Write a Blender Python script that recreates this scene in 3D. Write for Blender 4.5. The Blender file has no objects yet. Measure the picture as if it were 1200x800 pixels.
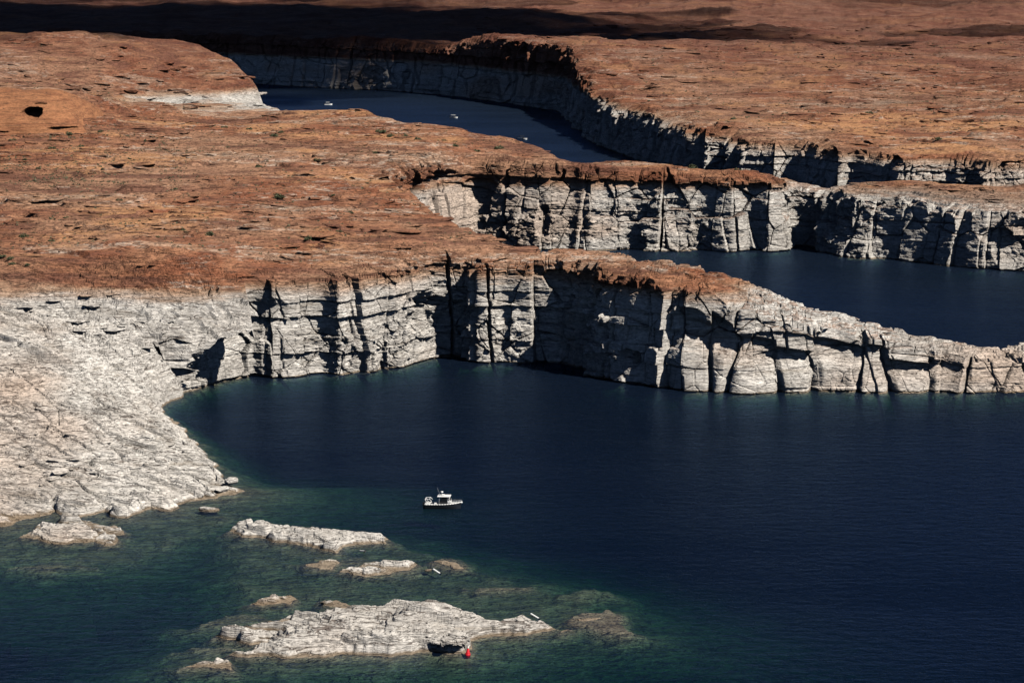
import bpy, bmesh, math, random
import numpy as np
from mathutils import Vector, Matrix, Euler
R = math.radians
scn = bpy.context.scene
col = scn.collection

# ---------------------------------------------------------------- camera, sky, sun, exposure
F, CH = 3000.0, 120.0                       # focal length in photo pixels, camera height over the lake
TH = math.atan(460.0 / F)
cd = bpy.data.cameras.new("camera"); cam = bpy.data.objects.new("camera", cd); col.objects.link(cam)
cd.sensor_width = 36; cd.lens = F / 1200 * 36; cd.clip_start = 1; cd.clip_end = 30000
cam.location = (0, 0, CH); cam.rotation_euler = (math.pi / 2 - TH, 0, 0)
scn.camera = cam

SUN_EL, SUN_AZ = R(46), R(127)              # azimuth clockwise from +Y (away from the camera)
w = bpy.data.worlds.new("World"); scn.world = w; w.use_nodes = True
nt = w.node_tree; nt.nodes.clear()
sky = nt.nodes.new("ShaderNodeTexSky"); sky.sky_type = 'NISHITA'; sky.sun_disc = False
sky.sun_elevation = SUN_EL; sky.sun_rotation = SUN_AZ
sky.altitude = 4500; sky.air_density = 0.45; sky.dust_density = 0.0; sky.ozone_density = 3.0
bg = nt.nodes.new("ShaderNodeBackground"); bg.inputs[1].default_value = 0.05
wo = nt.nodes.new("ShaderNodeOutputWorld")
nt.links.new(sky.outputs[0], bg.inputs[0]); nt.links.new(bg.outputs[0], wo.inputs[0])
sd_ = bpy.data.lights.new("sun", 'SUN'); so = bpy.data.objects.new("sun", sd_); col.objects.link(so)
sd_.energy = 5.0; sd_.angle = R(0.5); sd_.color = (1.0, 0.95, 0.87)
sdir = Vector((math.sin(SUN_AZ) * math.cos(SUN_EL), math.cos(SUN_AZ) * math.cos(SUN_EL), math.sin(SUN_EL)))
so.rotation_euler = sdir.to_track_quat('Z', 'Y').to_euler(); so.location = (300, -200, 900)
scn.view_settings.view_transform = 'Standard'; scn.view_settings.look = 'None'
scn.view_settings.exposure = 0.48; scn.view_settings.gamma = 1.0
scn.view_settings.use_curve_mapping = False
scn.cycles.max_bounces = 5; scn.cycles.diffuse_bounces = 0; scn.cycles.transparent_max_bounces = 96
scn.cycles.use_denoising = True

# ---------------------------------------------------------------- photo pixel -> place
def pz(px, py, z=0.0):
    r, u = (px - 600) / F, (400 - py) / F
    t = (CH - z) / (math.sin(TH) - u * math.cos(TH))
    return (t * r, t * (math.cos(TH) + u * math.sin(TH)))
def pd(px, py, D):                          # point seen at px,py at depth D: x, y, z
    r, u = (px - 600) / F, (400 - py) / F
    t = D / (math.cos(TH) + u * math.sin(TH))
    return (t * r, D, CH - t * (math.sin(TH) - u * math.cos(TH)))
def pg(px, D): return ((px - 600) / F * D * 1.003, D)

# ---------------------------------------------------------------- numpy noise
rs0 = np.random.RandomState(11)
PERM = np.concatenate([rs0.permutation(256)] * 2).astype(np.int32)
GR2 = np.array([(math.cos(a), math.sin(a)) for a in np.linspace(0, 2 * math.pi, 257)[:-1]], np.float32)
g3 = rs0.normal(size=(256, 3)); GR3 = (g3 / np.linalg.norm(g3, axis=1)[:, None]).astype(np.float32)
RND = rs0.rand(256, 4).astype(np.float32)
def fade(t): return t * t * t * (t * (t * 6 - 15) + 10)
def n2(x, y, seed=0):
    xi = np.floor(x).astype(np.int32); yi = np.floor(y).astype(np.int32)
    fx = (x - xi).astype(np.float32); fy = (y - yi).astype(np.float32)
    xi = xi + seed * 17; yi = yi + seed * 31
    u, v = fade(fx), fade(fy)
    def g(i, j):
        h = PERM[PERM[(xi + i) & 255] + ((yi + j) & 255)]
        gr = GR2[h]; return gr[..., 0] * (fx - i) + gr[..., 1] * (fy - j)
    a = g(0, 0); b = g(1, 0); c = g(0, 1); d = g(1, 1)
    a = a + u * (b - a); c = c + u * (d - c)
    return (a + v * (c - a)) * 1.5
def n3(x, y, z, seed=0):
    xi = np.floor(x).astype(np.int32); yi = np.floor(y).astype(np.int32); zi = np.floor(z).astype(np.int32)
    fx = (x - xi).astype(np.float32); fy = (y - yi).astype(np.float32); fz = (z - zi).astype(np.float32)
    xi = xi + seed * 17; yi = yi + seed * 31; zi = zi + seed * 7
    u, v, q = fade(fx), fade(fy), fade(fz)
    def g(i, j, k):
        h = PERM[PERM[PERM[(xi + i) & 255] + ((yi + j) & 255)] + ((zi + k) & 255)]
        gr = GR3[h]; return gr[..., 0] * (fx - i) + gr[..., 1] * (fy - j) + gr[..., 2] * (fz - k)
    L = lambda a, b, t: a + t * (b - a)
    lo = L(L(g(0, 0, 0), g(1, 0, 0), u), L(g(0, 1, 0), g(1, 1, 0), u), v)
    hi = L(L(g(0, 0, 1), g(1, 0, 1), u), L(g(0, 1, 1), g(1, 1, 1), u), v)
    return L(lo, hi, q) * 1.5
def fbm2(x, y, o=4, seed=0, gain=.5):
    s = 0; a = 1.0
    for k in range(o): s = s + a * n2(x * 2 ** k, y * 2 ** k, seed + k); a *= gain
    return s
def fbm3(x, y, z, o=4, seed=0, gain=.5):
    s = 0; a = 1.0
    for k in range(o): s = s + a * n3(x * 2 ** k, y * 2 ** k, z * 2 ** k, seed + k); a *= gain
    return s
def voro(x, y, seed=0, jit=.9):
    xi = np.floor(x).astype(np.int32); yi = np.floor(y).astype(np.int32)
    f1 = np.full(x.shape, 9., np.float32); f2 = f1.copy()
    ident = np.zeros(x.shape, np.int32); dx = np.zeros(x.shape, np.float32); dy = dx.copy()
    for i in (-1, 0, 1):
        for j in (-1, 0, 1):
            h = PERM[PERM[(xi + i + seed * 13) & 255] + ((yi + j + seed * 29) & 255)]
            ex = (xi + i + .5 + jit * (RND[h, 0] - .5) - x).astype(np.float32)
            ey = (yi + j + .5 + jit * (RND[h, 1] - .5) - y).astype(np.float32)
            d = np.sqrt(ex * ex + ey * ey)
            near = d < f1
            f2 = np.where(near, f1, np.minimum(f2, d))
            f1 = np.where(near, d, f1); ident = np.where(near, h, ident)
            dx = np.where(near, -ex, dx); dy = np.where(near, -ey, dy)
    return f1, f2, ident, dx, dy
def sst(a, b, x):
    t = np.clip((x - a) / (b - a), 0, 1); return t * t * (3 - 2 * t)
def cells1(x, seed):                        # 1-D jittered cells: distance to nearest wall, id
    i = np.floor(x).astype(np.int32)
    wall = lambda k: k + .7 * (RND[PERM[(k + seed * 19) & 255], 0] - .5)
    lo = wall(i); below = x < lo
    k = np.where(below, i - 1, i); above = x >= wall(k + 1); k = np.where(above, k + 1, k)
    a, b = wall(k), wall(k + 1)
    return np.minimum(x - a, b - x), PERM[(k + seed * 53) & 255], np.where(x - a < b - x, k, k + 1), (x - a) / (b - a)

# ---------------------------------------------------------------- shorelines (plan), per vertex: inland offset of the sheet, ramp width, bed slope
def W(px, py, o, wd, b): x, y = pz(px, py); return (x, y, o, wd, b)
def G(px, D, o, wd, b): x, y = pg(px, D); return (x, y, o, wd, b)
NEAR = [(175,470),(190,474),(228,459),(262,449),(296,441),(318,445),(345,442),(378,438),(398,440),(425,436),(452,431),(470,431),(498,424),(512,419),(545,418),(560,425),
        (590,423),(625,425),(655,425),(672,429),(690,438),(722,446),(735,449),(768,453),(792,457),(840,457),(866,460),(930,459),(985,457),(1010,460),(1060,458),(1110,459),(1140,462),(1200,458),(1290,452)]
BACKC = [(560,288),(606,292),(640,293),(668,292),(690,294),(740,292),(775,294),(820,293),(858,295),(878,293),(900,295),(922,294),(935,288),(950,289),(975,297),(1000,301),(1035,303),(1060,306),(1092,310),(1130,314),(1200,318),(1320,324),(1500,332)]
lake1 = [G(-520,500,0,6,.10), W(-150,618,0,3,.08), W(0,614,0,2,.05), W(28,610,0,2,.05), W(62,600,0,2,.06), W(96,606,0,2,.06), W(120,600,0,2,.06), W(150,606,0,2,.07), W(176,596,0,2,.08), W(205,597,0,2,.08), W(222,586,0,2,.08), W(250,584,0,2,.08), W(288,575,0,2,.10), W(268,570,0,2,.10), W(262,558,0,2,.2),
         W(252,546,0,4,.3), W(225,516,0,5,.35), W(203,494,0,5,.5), W(187,480,0,4,.6)]
lake1 += [W(a, b, {190: 0, 228: 1.5, 262: 7, 296: 9}.get(a, 9), {190: 7, 228: 11, 262: 8}.get(a, 5), .8) for a, b in NEAR[1:-1]]
lake1 += [W(1290,452,5,5,.6), W(1380,438,1,10,.4), G(1380,715,2,14,.4), G(1200,722,3,12,.8), G(1090,724,3,12,.8), G(960,732,3,12,.8), G(860,742,3,12,.8), G(800,748,3,12,.8), G(690,762,3,5,.8), G(620,778,3,5,.8), G(560,845,3,5,.8), G(520,918,3,5,.8), G(492,965,4,5,.8)]
lake1 += [G(490,1000,9,5,.8)] + [W(a, b, 9, 5, .8) for a, b in BACKC]
lake1 += [G(2400,900,4,8,.5), G(2400,250,4,8,.5), G(-900,250,4,8,.3)]
FARW = [(295,98),(340,101),(400,104),(450,106),(500,110),(550,115),(600,122),(640,128),(660,133),(668,143),(684,158),(700,168)]
RIGHTC = [(700,1575),(735,1500),(765,1440),(790,1335),(818,1285),(842,1286),(852,1258),(866,1240),(905,1228),(920,1230),(936,1220),(950,1188),(978,1168),(994,1171),(1006,1163),(1040,1138),(1060,1130),(1095,1135),(1134,1130),(1142,1128),(1150,1114),(1200,1108),(1320,1080),(1500,1050),(1700,1030)]
lake3 = [G(-700,2000,4,10,.5), G(100,1960,4,14,.5), G(250,1890,4,14,.5), G(316,1790,3,12,.5), G(330,1740,3,12,.5), G(338,1660,4,14,.5), G(360,1520,4,8,.5), G(400,1390,4,8,.5), G(470,1262,4,8,.5), G(550,1217,4,8,.5), G(650,1172,4,8,.5), G(700,1132,4,8,.5), G(800,1100,4,8,.5), G(900,1080,4,8,.5), G(1000,1062,4,8,.5), G(1100,1035,4,8,.5), G(1200,1010,4,8,.5), G(1700,960,4,8,.5)]
lake3 += [G(1700,1030,9,6,.8)] + [G(a, d, 9, 6, .8) for a, d in RIGHTC[-2::-1]] + [W(a, b, 12, 8, .8) for a, b in FARW[-2::-1]] + [G(150,2420,12,8,.8), G(-700,2800,12,8,.8)]

def poly_sd(X, Y, P):                       # signed distance (+ inside the water), attributes of nearest shore
    P = np.array(P, np.float32); n = len(P); na = P.shape[1] - 2
    best = np.full(X.shape, 1e12, np.float32); att = [np.zeros(X.shape, np.float32) for _ in range(na)]
    ins = np.zeros(X.shape, bool)
    for i in range(n):
        a, b = P[i], P[(i + 1) % n]
        ex, ey = b[0] - a[0], b[1] - a[1]
        t = np.clip(((X - a[0]) * ex + (Y - a[1]) * ey) / (ex * ex + ey * ey + 1e-9), 0, 1)
        d = (X - a[0] - t * ex) ** 2 + (Y - a[1] - t * ey) ** 2
        m = d < best; best = np.where(m, d, best)
        for k in range(na): att[k] = np.where(m, a[2 + k] + t * (b[2 + k] - a[2 + k]), att[k])
        if a[1] != b[1]:
            c = ((a[1] > Y) != (b[1] > Y)) & (X < (b[0] - a[0]) * (Y - a[1]) / (b[1] - a[1]) + a[0])
            ins ^= c
    d = np.sqrt(best)
    return np.where(ins, d, -d), att

# ---------------------------------------------------------------- land heights: control points
CP = []
def cpz(px, D, z): x, y = pg(px, D); CP.append((x, y, z))
def cpp(px, py, D): CP.append(pd(px, py, D))
for px, py, D in [(320,316,729),(430,312,738),(520,300,755),(600,302,752),(680,300,742),(690,297,756),(620,289,770),(560,262,836),(520,236,908),(490,214,962),
                  (740,306,728),(800,312,716),(860,334,714),(905,354,712),(960,374,708),(1020,389,705),(1090,405,702),(1200,418,700),(1290,432,700),(1370,446,700),
                  (400,129,1297),(470,153,1183),(550,173,1145),(600,187,1125),(650,189,1105),(700,193,1064),(800,200,1042),(900,205,1032),(1000,215,1028),(1100,223,1000),(1200,230,980),(1400,236,960),
                  (510,190,1015),(600,186,1022),(700,196,1022),(800,202,1020),(870,208,1022),(950,222,1040),(1000,230,1012),(1100,240,985),(1200,248,965),
                  (80,38,1760),(0,45,1760),(150,52,1770),(230,80,1760),(290,97,1740),(314,123,1735),(200,108,1690),(130,108,1660),(255,112,1690),(170,122,1600),(270,124,1620),(-300,48,1760),
                  (50,157,1170),(50,100,1300),(5,157,1168),(5,100,1300),(90,104,1300),(112,142,1200),(50,138,1240),(0,138,1240),(-250,110,1220),
                  (700,95,1710),(720,108,1640),(760,125,1540),(800,140,1420),(850,150,1310),(905,159,1266),(950,168,1215),(1000,174,1180),(1100,183,1150),(1200,188,1122),(1400,194,1085),(1700,200,1060),
                  (900,130,1450),(1050,130,1450),(1200,132,1450),(1500,134,1450),(800,100,1720),(1000,100,1720),(1200,100,1720),(1500,100,1720),
                  (250,42,2340),(300,44,2305),(400,48,2222),(500,54,2145),(560,44,2065),(640,50,1935),(690,68,1812),
                  (800,50,2300),(1000,50,2300),(1200,50,2300),(1500,50,2300),
                  (600,14,2900),(1000,18,2900),(1300,18,2900),(200,16,3000),(-200,16,3000)]: cpp(px, py, D)
for px in (-600, -200, 200, 600, 1000, 1400, 1800):
    cpz(px, 3600, 62); cpz(px, 4600, 104); cpz(px, 6500, 150)
for px, D, z in [(60,715,27),(0,712,27),(-300,705,28),(180,704,27),(250,714,28.2),
                 (0,540,1.0),(100,546,1.1),(150,543,1.0),(240,560,1.1),(285,569,.7),(250,592,1.6),(215,628,2.0),(195,655,2.2),(190,674,7),(204,682,13),(168,688,12),(165,702,22),
                 (60,630,13),(-300,630,16),(150,680,15),(130,620,8.5),(200,600,3.4),(120,580,5.0),(30,580,6),(-300,545,2),(-500,520,2),
                 (0,850,33),(200,850,33),(400,850,32.5),(-300,850,34),(0,1030,37),(200,1040,37),(400,1050,36),(500,1055,35),(610,1085,30),(-300,1030,38),(200,1200,38),(300,1370,33),(200,1400,29.5),(110,1400,32),(200,1300,34),(-300,1400,48)]: cpz(px, D, z)
CP = np.array(CP, np.float64)
def kern(r2): return np.sqrt(r2 + 18.0 ** 2)
_d2 = (CP[:, None, 0] - CP[None, :, 0]) ** 2 + (CP[:, None, 1] - CP[None, :, 1]) ** 2
_n = len(CP); _A = np.zeros((_n + 1, _n + 1)); _A[:_n, :_n] = kern(_d2) + np.eye(_n) * -.5; _A[_n, :_n] = 1; _A[:_n, _n] = 1
_w = np.linalg.solve(_A, np.append(CP[:, 2], 0))
def plateau(X, Y):
    s = np.full(X.shape, _w[_n], np.float32); X = X.astype(np.float32); Y = Y.astype(np.float32)
    for i in range(_n): s += np.float32(_w[i]) * np.sqrt((X - np.float32(CP[i, 0])) ** 2 + (Y - np.float32(CP[i, 1])) ** 2 + 324)
    return s

def terrace(z, step, soft, k):
    q = z / step; f = q - np.floor(q)
    g = np.clip((f - (1 - soft)) / soft, 0, 1); g = g * g * (3 - 2 * g)
    return z * (1 - k) + k * step * (np.floor(q) + g + .0)
def plates(X, Y, ang, L, Wd, seed, hgt, tilt, crack, soft=.18):   # broken bedding plates: step heights, dips, joints
    c, n = math.cos(ang), math.sin(ang)
    u, v = (X * c + Y * n) / L, (Y * c - X * n) / Wd
    u = u + .35 * n2(u * .9, v * .9, seed); v = v + .35 * n2(u * 1.1 + 5, v * .8, seed + 1)
    f1, f2, k, dx, dy = voro(u, v, seed, .95)
    e = f2 - f1
    b = sst(0, soft, e)
    return b * (hgt * (RND[k, 2] - .5) * 2 + tilt * (dx * (RND[k, 3] - .35) + dy * (RND[k, 0] - .5)) * 2) - crack * sst(.16, 0, e) * (RND[k, 1] > .45)
def relief(X, Y, Z):                        # weathered bedrock: humps, ledges, plates, joints
    far = np.clip((Y - 1100) / 1600, 0, 1)
    sz = sst(770, 690, Y) * sst(60, -30, X)              # the bleached ramp on the near shore
    a = 1.0 + 1.0 * far
    h = (6.5 * far * n2(X / 210, Y / 330, 17) + 3.5 * far * n2(X / 95, Y / 170, 18)) + a * (1.9 * n2(X / 90, Y / 120, 1) + 1.7 * n2(X / 40, Y / 46, 2) + .9 * n2(X / 19, Y / 19, 3) + .35 * n2(X / 9, Y / 8, 4) + .12 * n2(X / 4, Y / 3, 5))
    z = Z + h * (1 - .6 * sz)
    patch = sst(-.25, .35, n2(X / 55, Y / 75, 6))        # smooth slickrock against broken ledges
    wob = .9 * n2(X / 46, Y / 30, 7) + .25 * n2(X / 14, Y / 9, 8)
    for st, kk in ((1.9 + 1.4 * far, .35 + .55 * patch), (.8 + .7 * far, .45 + .4 * patch)):
        q = (z + wob) / st; f = q - np.floor(q); g = np.clip((f - .87) / .13, 0, 1)
        z = z + (1 - .7 * sz) * (1 - .75 * sst(20, 60, X) * sst(770, 745, Y)) * kk * st * (np.floor(q) + g - q + .46)
        wob = wob * 1.3 + .3
    z = z + (1 - sz) * (.2 + .6 * patch) * a * (plates(X, Y, .10, 30, 13, 40, .75, .7, .3, .25) + plates(X, Y, -.12, 13, 7, 42, .4, .4, .2, .25))
    sp = sst(15, 45, X) * sst(775, 760, Y)
    if sp.max() > 0: z = z + sp * (plates(X, Y, .1, 9, 5, 56, 1.0, 1.0, .6, .14) + plates(X, Y, -.2, 4, 2.6, 58, .5, .5, .4, .14))
    if sz.max() > 0:
        low = sst(700, 560, Y)
        z = z + sz * (plates(X, Y, -.75, 38, 8, 44, .45, 1.0, .6) + plates(X, Y, -.62, 17, 3.2, 46, .26, .5, .32) + plates(X, Y, -.45, 7, 2.0, 48, .15, .26, .2))
        cr = sst(660, 676, Y) * sst(735, 715, Y) * sst(-140, -118, X) * sst(-55, -75, X)
        z = z + cr * (plates(X, Y, -.3, 8, 5, 52, .8, .9, .6, .22) + plates(X, Y, -.6, 3.4, 2.4, 54, .35, .4, .3, .22))
        z = z + sz * low * .8 * np.maximum(plates(X, Y, -.8, 20, 8, 50, .8, 1.2, .9), -1.2)
    hill = sst(1420, 1520, Y) * sst(-120, -200, X) * sst(1850, 1800, Y)
    if hill.max() > 0:
        q = (z + 1.2 * n2(X / 35, Y / 60, 14)) / 3.1; f = q - np.floor(q)
        z = z + hill * (2.4 * (np.floor(q) + np.clip((f - .72) / .28, 0, 1) - q + .4) + 1.2 * n2(X / 18, Y / 30, 15))
    dip = z + X * .045 - Y * .03 + .7 * n2(X / 25, Y / 25, 9)
    q = dip / .75; f = q - np.floor(q)
    z = z + (.12 + .2 * sz) * (sst(.0, .25, f) - f) * (.5 + .9 * np.abs(n2(X / 13, Y / 22, 10)))
    return z

SHOALS = []                                 # outline (photo pixels at the lake surface), depth of its top, fall-off
def shoal(pts, top, slope): SHOALS.append(([pz(*p) for p in pts], top, slope))
shoal([(200,777),(300,712),(268,640),(262,618),(320,606),(440,628),(540,655),(640,686),(712,712),(742,735),(650,744),(555,768),(330,777)], 1.25, .14)
shoal([(-60,622),(150,622),(292,580),(300,592),(230,622),(150,650),(-60,655)], 1.0, .10)
shoal([(662,722),(688,714),(708,715),(742,735),(720,740),(680,739)], .06, .4)
shoal([(545,688),(580,683),(630,687),(610,692)], .25, .35)
shoal([(650,690),(700,686),(710,692),(670,696)], .8, .3)
shoal([(225,727),(300,716),(320,722),(260,732)], .45, .3)
shoal([(215,758),(290,748),(290,758),(240,764)], .5, .3)
shoal([(15,660),(60,656),(105,661),(60,666)], .45, .3)
shoal([(500,654),(530,652),(548,664),(525,668)], .2, .35)
shoal([(340,655),(420,650),(500,662),(480,676),(390,672)], .6, .2)
shoal([(262,630),(330,632),(400,645),(380,652),(300,640)], .7, .2)

def terrain_z(X, Y, detail=True):
    wm = sst(-40, -75, X) * sst(690, 672, Y) * sst(505, 530, Y)
    s1, a1 = poly_sd(X + wm * (1.6 * n2(X / 6, Y / 9, 90) + .8 * n2(X / 2.4, Y / 3.5, 91)), Y + wm * (4.0 * n2(X / 7, Y / 10, 92) + 1.6 * n2(X / 2.5, Y / 4, 93)), lake1); s3, a3 = poly_sd(X, Y, lake3)
    m = s1 > s3
    s = np.where(m, s1, s3); o, wd, b = [np.where(m, p, q) for p, q in zip(a1, a3)]
    P = plateau(X, Y)
    land = relief(X, Y, P) if detail else P
    inland = -s
    k = sst(0, 1, (inland - o) / wd)
    up = np.maximum(land, .15) * k + (1 - k) * -2.5
    up = np.where(o < 1, np.maximum(land, .1) * np.clip(inland / wd, 0, 1) ** .6 - .0, up)
    bed = -(.3 + np.maximum(s, 0) * b); bed = np.maximum(bed, -38)
    bed = np.where(o > 1, bed - 2.2, bed)
    for pts, top, sl in SHOALS:
        bx = [p[0] for p in pts]; by = [p[1] for p in pts]
        q = (X > min(bx) - 90) & (X < max(bx) + 90) & (Y > min(by) - 90) & (Y < max(by) + 90) & (s > 0)
        if not q.any(): continue
        d, _ = poly_sd(X[q] + 2.2 * n2(X[q] / 8, Y[q] / 12, 24) + .7 * n2(X[q] / 2, Y[q] / 3, 25), Y[q] + 4 * n2(X[q] / 9, Y[q] / 14, 26) + 1.2 * n2(X[q] / 2.2, Y[q] / 3, 27), pts)
        hx = -top - np.maximum(-d, 0) * sl - .3 * (1 - np.exp(-np.maximum(-d, 0))) + np.minimum(np.maximum(d, 0) * .02, .08)
        hx = hx + min(.5, top * .8) * (.6 * n2(X[q] / 9, Y[q] / 16, 21) + .4 * n2(X[q] / 3, Y[q] / 4, 22))
        bed[q] = np.maximum(bed[q], np.minimum(hx, -.04))
    return np.where(s > 0, bed, up)

# ---------------------------------------------------------------- mesh helpers
def grid_mesh(name, V, ny, nx, mat, keep=None, smooth=False):
    me = bpy.data.meshes.new(name)
    idx = np.arange(ny * nx, dtype=np.int32).reshape(ny, nx)
    f = np.stack([idx[:-1, :-1], idx[:-1, 1:], idx[1:, 1:], idx[1:, :-1]], -1).reshape(-1, 4)
    if keep is not None:
        f = f[keep.reshape(-1)]
        used = np.unique(f); rm = np.full(ny * nx, -1, np.int32); rm[used] = np.arange(len(used)); f = rm[f]; V = V.reshape(-1, 3)[used]
    V = np.ascontiguousarray(V.reshape(-1, 3), np.float32)
    me.vertices.add(len(V)); me.vertices.foreach_set("co", V.ravel())
    me.loops.add(f.size); me.loops.foreach_set("vertex_index", np.ascontiguousarray(f.ravel()))
    me.polygons.add(len(f)); me.polygons.foreach_set("loop_start", np.arange(0, f.size, 4, dtype=np.int32))
    me.polygons.foreach_set("loop_total", np.full(len(f), 4, np.int32))
    if not smooth: me.polygons.foreach_set("use_smooth", np.zeros(len(f), bool))
    me.update(calc_edges=True); me.materials.append(mat)
    o = bpy.data.objects.new(name, me); col.objects.link(o); return o
def tag(o, label=None, cat=None, group=None, kind=None):
    if label: o["label"] = label
    if cat: o["category"] = cat
    if group: o["group"] = group
    if kind: o["kind"] = kind
    return o
def empty(name, loc, rz=0.0):
    o = bpy.data.objects.new(name, None); col.objects.link(o); o.location = loc; o.rotation_euler = (0, 0, rz); o.empty_display_size = .5; return o
def part(name, bm, mat, parent=None, smooth=False):
    me = bpy.data.meshes.new(name); bm.normal_update(); bm.to_mesh(me); bm.free(); me.materials.append(mat)
    if smooth:
        for p in me.polygons: p.use_smooth = True
    o = bpy.data.objects.new(name, me); col.objects.link(o)
    if parent: o.parent = parent
    return o

# ---------------------------------------------------------------- materials
class NT:
    def __init__(s, name):
        s.m = bpy.data.materials.new(name); s.m.use_nodes = True; s.t = s.m.node_tree; s.t.nodes.clear()
        s.out = s.n("ShaderNodeOutputMaterial")
    def n(s, ty, **k):
        x = s.t.nodes.new(ty)
        for a, b in k.items(): setattr(x, a, b)
        return x
    def l(s, a, b): s.t.links.new(a, b)
    def val(s, sock, v):
        if hasattr(v, "is_output"): s.l(v, sock)
        else: sock.default_value = v
    def math(s, op, a, b=0.0, c=None, clamp=False):
        x = s.n("ShaderNodeMath", operation=op, use_clamp=clamp); s.val(x.inputs[0], a); s.val(x.inputs[1], b)
        if c is not None: s.val(x.inputs[2], c)
        return x.outputs[0]
    def ramp(s, v, a, b, lo=0.0, hi=1.0):
        x = s.n("ShaderNodeMapRange", interpolation_type='SMOOTHSTEP'); s.val(x.inputs[0], v)
        x.inputs[1].default_value = a; x.inputs[2].default_value = b; x.inputs[3].default_value = lo; x.inputs[4].default_value = hi
        return x.outputs[0]
    def noise(s, vec, scale=(1, 1, 1), rot=(0, 0, 0), loc=(0, 0, 0), detail=4, rough=.55, dist=0.0):
        mp = s.n("ShaderNodeMapping"); s.l(vec, mp.inputs[0]); mp.inputs[1].default_value = loc; mp.inputs[2].default_value = rot; mp.inputs[3].default_value = scale
        x = s.n("ShaderNodeTexNoise"); s.l(mp.outputs[0], x.inputs["Vector"]); x.inputs["Scale"].default_value = 1
        x.inputs["Detail"].default_value = detail; x.inputs["Roughness"].default_value = rough; x.inputs["Distortion"].default_value = dist
        return x.outputs[0]
    def mix(s, f, a, b, mode='MIX'):
        x = s.n("ShaderNodeMix", data_type='RGBA', blend_type=mode); s.val(x.inputs[0], f)
        for i, c in ((6, a), (7, b)):
            if hasattr(c, "is_output"): s.l(c, x.inputs[i])
            else: x.inputs[i].default_value = (*c, 1)
        return x.outputs[2]
def plain(name, rgb, rough=.6, metal=0.0, var=.12, scale=3.0):
    k = NT(name); p = k.n("ShaderNodeBsdfPrincipled"); geo = k.n("ShaderNodeTexCoord")
    nz = k.noise(geo.outputs["Object"], (scale,) * 3)
    c = k.mix(nz, tuple(v * (1 - var) for v in rgb), tuple(min(1, v * (1 + var)) for v in rgb))
    k.l(c, p.inputs["Base Color"]); p.inputs["Roughness"].default_value = rough; p.inputs["Metallic"].default_value = metal
    k.l(p.outputs[0], k.out.inputs[0]); return k.m

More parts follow.
